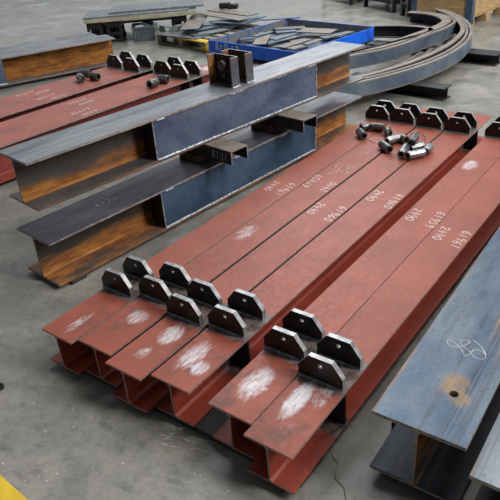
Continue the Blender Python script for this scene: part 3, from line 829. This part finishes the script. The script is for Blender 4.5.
# ------------------------------------------------------------------ pallet with offcuts
pc = at(158,43,0); pd = at(206,53,0)
pdx = Vector((pd.x-pc.x, pd.y-pc.y)); PW = pdx.length; pth = math.atan2(pdx.y, pdx.x)
pal = thing('timber_pallet', 'worn timber pallet with yellow painted edge under a heap of steel offcuts', 'pallet', (pc.x, pc.y, 0), pth)
PD = 1.15; ph = .135
for i, x in enumerate((0, PW/2-.05, PW-.1)):
    for y in (0, PD/2-.05, PD-.1):
        MB().box(x, x+.1, y, y+.1, .02, ph-.045, bev=.003).build('block', M['yellow'] if (i == 2 and y == 0) else M['pallet'], pal)
for y in (0, PD/2-.05, PD-.1): MB().box(0, PW, y, y+.1, 0, .02, bev=.002).build('bottom_board', M['pallet'], pal)
for x in (0, PW/2-.05, PW-.1): MB().box(x, x+.1, 0, PD, ph-.045, ph-.022, bev=.002).build('stringer_board', M['pallet'], pal)
for k in range(7):
    y = k*(PD-.12)/6
    if k == 0:
        MB().box(0, PW*.42, y, y+.12, ph-.022, ph, bev=.002).build('deck_board', M['pallet'], pal)
        MB().box(PW*.42, PW, y, y+.12, ph-.022, ph, bev=.002).build('deck_board', M['yellow'], pal)['label'] = 'yellow painted deck board'
    else: MB().box(0, PW, y, y+.12, ph-.022, ph, bev=.002).build('deck_board', M['pallet'], pal)
zp = ph
Pp = [((165,33),(205,37),zp+.002,.35,'plategrey','wide grey plate lowest in the pallet heap at the front'),
 ((190,28),(235,28),zp+.002,.5,'plateblue','wide blue-grey plate lowest in the pallet heap at the back'),
 ((192,36),(227,29.5),zp+.02,.17,'plategrey','dark grey flat bar at the front edge of the pallet heap beside the tray'),
 ((186,32.5),(219,26),zp+.04,.12,'plateblue','blue edged flat bar second from the front of the pallet heap'),
 ((176,27),(200,22),zp+.06,.15,'plategrey','pale short offcut at the left of the pallet heap under the leaning bar'),
 ((205,24),(245,24),zp+.05,.30,'plategrey','grey plate in the middle of the pallet heap'),
 ((215,22),(248,23),zp+.085,.22,'plateblue','blue-grey plate carrying the brown top plates on the pallet'),
 ((189,30),(202,13.5),zp+.09,.26,'platebrown','broad brown grey flat bar lying slantwise on top at the left of the heap'),
 ((206,14),(244,20),zp+.125,.20,'platebrown','long brown flat bar on top of the heap pointing right'),
 ((212,10),(253,15.5),zp+.13,.20,'platebrown','long brown flat bar along the far side of the heap top'),
 ((240,25),(262,19.5),zp+.07,.10,'plateblue','blue flat bar sticking out at the right of the heap, lower one'),
 ((246,21),(264,16.5),zp+.09,.10,'plateblue','blue flat bar sticking out at the right of the heap, upper one'),
 ((262,20.5),(300,17.5),tz1+.0005,.09,'plateblue','thin blue flat bar lying across the far left corner of the tray rim'),
]
for a, b_, z, w, mt, lab in Pp: plate(a, b_, z, w, mt, lab, group=GP, thick=.014)
# small dark clamp on top
c = at(229,8.5,zp+.15); r = thing('clamp', 'small dark clamp lying on top of the offcut heap', 'clamp', (c.x, c.y, zp+.144), .4)
b = MB(); b.tube((-.14,0,.05), (.02,0,.05), .045, n=14); b.build('body', M['black'], r)
b = MB(); b.box(-.02, .14, -.05, .05, 0, .07, bev=.012); b.build('jaw', M['darksteel'], r)

# ------------------------------------------------------------------ slotted galvanised panels
zg = .30
ga, gb = at(84,24,zg), at(196,14.5,zg)
gd = Vector((gb.x-ga.x, gb.y-ga.y)); GL = gd.length; gth = math.atan2(gd.y, gd.x)
def slotted(b, x0, x1, y0, y1, z0, z1, nx, ny):
    # a plate with rows of real slots, made from strips and bridges
    sx = (x1-x0)/nx; sy = (y1-y0)/ny
    for j in range(ny):
        b.box(x0, x1, y0+j*sy, y0+j*sy+sy*.45, z0, z1)
        for i in range(nx):
            xx = x0+i*sx + (sx*.5 if j % 2 else 0)
            b.box(max(x0, xx), min(x1, xx+sx*.35), y0+j*sy+sy*.45, y0+(j+1)*sy, z0, z1)
GG = 'panels stacked behind the pallet'
o = MB().box(0, GL, 0, .75, 0, .055, [0,0,1,0,1,1], bev=.002).build('sheet_panel', [M['galv'], M['cream']])
o.location = (ga.x, ga.y, zg); o.rotation_euler = (0,0,gth); tag(o, 'thick panel with a cream long edge at the bottom of the panel stack', 'panel', GG)
b = MB(); slotted(b, -.02, GL-.1, .03, .75, .056, .075, 26, 8); o = b.build('slotted_panel', M['galv'])
o.location = (ga.x, ga.y, zg); o.rotation_euler = (0,0,gth); tag(o, 'galvanised slotted panel lying directly on the cream edged panel', 'panel', GG)
b = MB(); slotted(b, .35, GL+.12, .2, .85, .076, .10, 24, 8); o = b.build('slotted_panel', M['galv'])
o.location = (ga.x, ga.y, zg); o.rotation_euler = (0,0,gth); tag(o, 'galvanised slotted panel on top of the panel stack, shifted right', 'panel', GG)
pl = thing('plastic_pallet', 'black plastic pallet under the stacked slotted panels', 'pallet', (ga.x, ga.y, 0), gth)
MB().box(.32, GL-.25, .56, .90, .17, .20, bev=.003).build('deck', M['black'], pl)
for x in (.32, (GL+.07)/2-.06, GL-.37):
    MB().box(x, x+.12, .56, .68, 0, .17, bev=.003).build('block', M['black'], pl); MB().box(x, x+.12, .78, .90, 0, .17, bev=.003).build('block', M['black'], pl)
# dark trestle legs and castings below the panels
def on_panel(s, n, z=0): 
    d = gd.normalized(); return Vector((ga.x + d.x*s - d.y*n, ga.y + d.y*s + d.x*n, z))
for k, (s, n) in enumerate(((.02,.04),(.30,.04),(1.25,.06))):
    p = on_panel(s, n); p = p + Vector((0,0,0)); r = thing('support_stand', ['black stand under the left corner of the panel stack','black stand under the panel stack beside the grey bin','black stand under the middle of the panel stack'][k], 'stand', p, gth)
    b = MB(); b.box(0, .22, 0, .36, zg-.09, zg, bev=.003); b.build('top_bar', M['black'], r)
    for x in (.0, .18):
        for y in (0, .32): MB().box(x, x+.04, y, y+.04, 0, zg-.09).build('leg', M['black'], r)
    MB().box(0, .22, .01, .03, .10, .14).build('cross_bar', M['black'], r)
for k, (px, py, lab) in enumerate([(101,33,'dark casting on the floor under the left end of the panel stack'),(112,35,'grey and black casting on the floor left of the grey bin'),(121,36.5,'dark casting touching the left side of the grey bin')]):
    p = at(px, py, 0); r = thing('casting', lab, 'casting', p, .5+k)
    b = MB(); b.box(-.12, .12, -.08, .08, 0, .10, bev=.02); b.build('base', M['darksteel'], r)
    b = MB(); b.tube((-.10,0,.13), (.10,0,.13), .055, n=16, rin=.03, mi_in=0); b.build('barrel', M['scrapgrey'] if k == 1 else M['darksteel'], r)
    b = MB(); b.box(.05, .11, -.05, .05, .09, .17, bev=.01); b.build('lever', M['scrapgrey'], r)

# grey bin
p0, p1 = at(134,42,0), at(155,40,0)
bx = Vector((p1.x-p0.x, p1.y-p0.y)); bl = bx.length; bth = math.atan2(bx.y, bx.x)
bn = thing('storage_bin', 'grey ribbed plastic bin on the floor in front of the slotted panels', 'bin', (p0.x, p0.y, 0), bth)
bh = .20; bd = .34
def shell(x0,x1,y0,y1): 
    return MB().box(x0,x1,y0,y1,0,bh,bev=.003)
b = shell(0,bl,0,.012); b.box(0,bl,bd-.012,bd,0,bh); b.box(0,.012,.012,bd-.012,0,bh); b.box(bl-.012,bl,.012,bd-.012,0,bh); b.box(.012,bl-.012,.012,bd-.012,0,.012)
b.build('body', M['bin'], bn)
b = MB()
for k in range(6): b.box(.02+k*(bl-.04)/5-.006, .02+k*(bl-.04)/5+.006, -.008, 0, .01, bh-.03)
b.build('ribs', M['bin'], bn)
b = MB(); b.box(-.012, bl+.012, -.012, .0, bh-.025, bh+.004); b.box(-.012, bl+.012, bd, bd+.012, bh-.025, bh+.004); b.box(-.012, 0, 0, bd, bh-.025, bh+.004); b.box(bl, bl+.012, 0, bd, bh-.025, bh+.004)
b.build('rim', M['bin'], bn)
rnd = random.Random(5)
names = ['short pipe piece at the left in the grey bin','short pipe piece at the right in the grey bin','pipe piece lying across the middle of the grey bin','pipe piece at the back of the grey bin']
d = Vector((math.cos(bth), math.sin(bth))); n_ = Vector((-d.y, d.x))
b = MB().box(.013, bl-.013, .013, bd-.013, .013, bh-.045, bev=.002)
tag(b.build('scrap_block', M['scrapgrey'], loc=(p0.x,p0.y,0), rotz=bth), 'grey scrap metal block filling the grey bin', 'scrap')
for k, (u, v, a) in enumerate(((.10,.10,.3),(bl-.10,.12,-.5),(bl/2,.17,.1),(bl/2,.27,-.2))):
    q = Vector((p0.x,p0.y)) + d*u + n_*v
    b = MB(); b.tube((-.06,0,0), (.06,0,0), .03, n=14, rin=.02, mi_in=0)
    tag(b.build('pipe_piece', M['galv'], loc=(q.x,q.y,bh-.014), rotz=bth+a), names[k], 'pipe piece', 'pipe pieces in the grey bin')
# loose galvanised bits between bin and pallet heap
for k, (px, py) in enumerate(((162,29.5),(168,31),(174,32))):
    p = at(px, py, zp); b = MB(); b.box(-.10,.10,-.06,.06,0,.03,bev=.004); b.box(-.1,-.085,-.06,.06,.03,.09)
    tag(b.build('angle_cleat', M['galv'], loc=(p.x,p.y,zp), rotz=.4+k), ['galvanised angle cleat at the left end of the timber pallet','galvanised angle cleat second from the left end of the pallet','galvanised angle cleat beside the offcut heap on the pallet'][k], 'cleat', 'angle cleats on the pallet')

# ------------------------------------------------------------------ timber crate with blue steel corners
k0, kl, kr = at(470,28,0), at(410,23.2,0), at(500,18,0)
kx = Vector((kl.x-k0.x, kl.y-k0.y)); CL = kx.length; kth = math.atan2(-kx.y, -kx.x)   # local x points from left corner to the corner
cr = thing('timber_crate', 'timber crate with blue steel corner posts behind the bent channels', 'crate', (kl.x, kl.y, 0), kth)
CD = 1.1; CH = .75; z0 = .13
nb = 5; bhh = (CH-z0)/nb
for k in range(nb):
    z_ = z0+k*bhh
    MB().box(.05, CL-.05, .01, .032, z_+.003, z_+bhh-.003, bev=.002).build('front_board', M['wood'], cr)
    MB().box(CL-.042, CL-.02, .05, CD-.05, z_+.003, z_+bhh-.003, bev=.002).build('side_board', M['wood'], cr)
    MB().box(.02, .042, .05, CD-.05, z_+.003, z_+bhh-.003, bev=.002).build('side_board', M['wood'], cr)
for (x, y) in ((0,0),(CL-.09,0),(CL-.09,CD-.09),(0,CD-.09)):
    b = MB()
    fx = (x, x+.008) if x == 0 else (x+.082, x+.09); fy = (y, y+.008) if y == 0 else (y+.082, y+.09)
    b.box(x, x+.09, fy[0], fy[1], .03, CH); b.box(fx[0], fx[1], y, y+.09, .03, CH)
    for q in range(12): 
        z_ = .10+q*.05; yy = fy[0]-.003 if y == 0 else fy[1]
        b.box(x+.03, x+.06, yy, yy+.003, z_, z_+.022)
    b.build('corner_post', M['bluegrey'], cr)
MB().box(.02, CL-.02, .02, CD-.02, .11, .13).build('base_deck', M['wood'], cr)
for (x, y) in ((0,.0),(CL/2-.06,0),(CL-.13,.0),(CL-.13,CD/2-.06),(CL-.13,CD-.13),(0,CD-.13),(0,CD/2-.06),(CL/2-.06,CD-.13)):
    MB().box(x+.005, x+.125, y+.01, y+.13, 0, .11, bev=.004).build('foot_block', M['wood'], cr)

# ------------------------------------------------------------------ black stillages along the back
def stillage(p, q, depth, label, h=.5):
    p, q = Vector((p.x, p.y)), Vector((q.x, q.y)); d = q-p; L = d.length; th = math.atan2(d.y, d.x)
    r = thing('stillage', label, 'stillage', (p.x, p.y, 0), th, 'black steel stillages at the back')
    t = .06
    for x in (0, L-t):
        for y in (0, depth-t):
            b = MB(); b.box(x, x+t, y, y+t, 0, h, bev=.003); b.build('post', M['black'], r)
            b = MB(); b.box(x+.008, x+.030, y-.0015, y, .01, h-.02); b.build('worn_edge', M['galv'], r)
    for y in (0, depth-t):
        MB().box(t, L-t, y, y+t, .12, .20, bev=.002).build('rail', M['black'], r)
        MB().box(t, L-t, y-.0015, y, .178, .198).build('worn_edge', M['galv'], r)
    for x in (0, L-t): MB().box(x, x+t, t, depth-t, .12, .20, bev=.002).build('rail', M['black'], r)
    MB().box(t, L-t, t, depth-t, .17, .19).build('deck', M['darksteel'], r)
    return r
stillage(at(363,6.5,0), at(393,13,0), .8, 'black steel stillage standing behind the tray, between two others')
stillage(at(322,-2,0), at(350,5,0), .8, 'black steel stillage farthest left along the back')
stillage(at(399.5,15.5,0), at(408.5,16.8,0), .5, 'black steel stillage standing against the left side of the timber crate')
# small dark nut at the left edge of the view
c = at(1,388,0); b = MB(); b.tube((0,0,0), (0,0,.018), .016, n=6, rin=.008, mi_in=0)
tag(b.build('nut', M['black'], loc=(c.x,c.y,0)), 'small black nut lying alone on the floor at the left edge of the view', 'nut')

# ------------------------------------------------------------------ light: roof lights of the workshop and grey daylight
w = bpy.data.worlds.new('workshop_air'); SC.world = w; w.use_nodes = True
nt = w.node_tree; bg = nt.nodes['Background']
tc_ = nt.nodes.new('ShaderNodeTexCoord').outputs['Generated']
def wm(op, a, b_=0.0):
    n = nt.nodes.new('ShaderNodeMath'); n.operation = op
    for k, v in enumerate((a, b_)):
        if isinstance(v, bpy.types.NodeSocket): nt.links.new(v, n.inputs[k])
        else: n.inputs[k].default_value = v
    return n.outputs[0]
def wr(v, lo, hi, a, b_):
    n = nt.nodes.new('ShaderNodeMapRange'); n.interpolation_type = 'SMOOTHSTEP'; nt.links.new(v, n.inputs[0])
    for k, q in enumerate((lo, hi, a, b_)): n.inputs[1+k].default_value = q
    return n.outputs[0]
dt = nt.nodes.new('ShaderNodeVectorMath'); dt.operation = 'DOT_PRODUCT'; nt.links.new(tc_, dt.inputs[0]); dt.inputs[1].default_value = (-.55, .83, 0)
sz = nt.nodes.new('ShaderNodeSeparateXYZ'); nt.links.new(tc_, sz.inputs[0])
# grey air, with a low glow added at the far end for floor sheen
glow = wm('MULTIPLY', wr(dt.outputs['Value'], .15, .95, 0, 1), wr(sz.outputs[2], .12, .62, 1, .1))
nt.links.new(wm('MULTIPLY_ADD', glow, WIN) if False else wm('ADD', wm('MULTIPLY', glow, .90), .115), bg.inputs[1])
bg.inputs[0].default_value = (.93,.97,1.0,1)
struct(MB().box(20, 20.2, -20, 40, 0, 8).build('wall_right', M['scrapgrey']))
def area(name, loc, target, sx, sy, power, col=(1,1,1)):
    l = bpy.data.lights.new(name, 'AREA'); l.shape = 'RECTANGLE'; l.size = sx; l.size_y = sy; l.energy = power; l.color = col
    o = bpy.data.objects.new(name, l); COL.objects.link(o); o.location = loc
    o.rotation_euler = (Vector(target)-Vector(loc)).to_track_quat('-Z', 'Y').to_euler(); return o
area('roof_light', (2.5, 7.0, 7.5), (0, 2.2, 0), 3, 9, 560, (1,.985,.96))
area('roof_light', (-4.5, 9.0, 7.5), (-2.5, 3.5, 0), 4, 9, 640, (.93,.97,1))
area('roof_light', (8.5, 3.0, 7.5), (0.5, 1.5, .2), 2.5, 7, 1150, (1,.98,.95))
SC.view_settings.view_transform = 'Standard'; SC.view_settings.look = 'None'
SC.view_settings.exposure = 0.0; SC.view_settings.gamma = 1.0
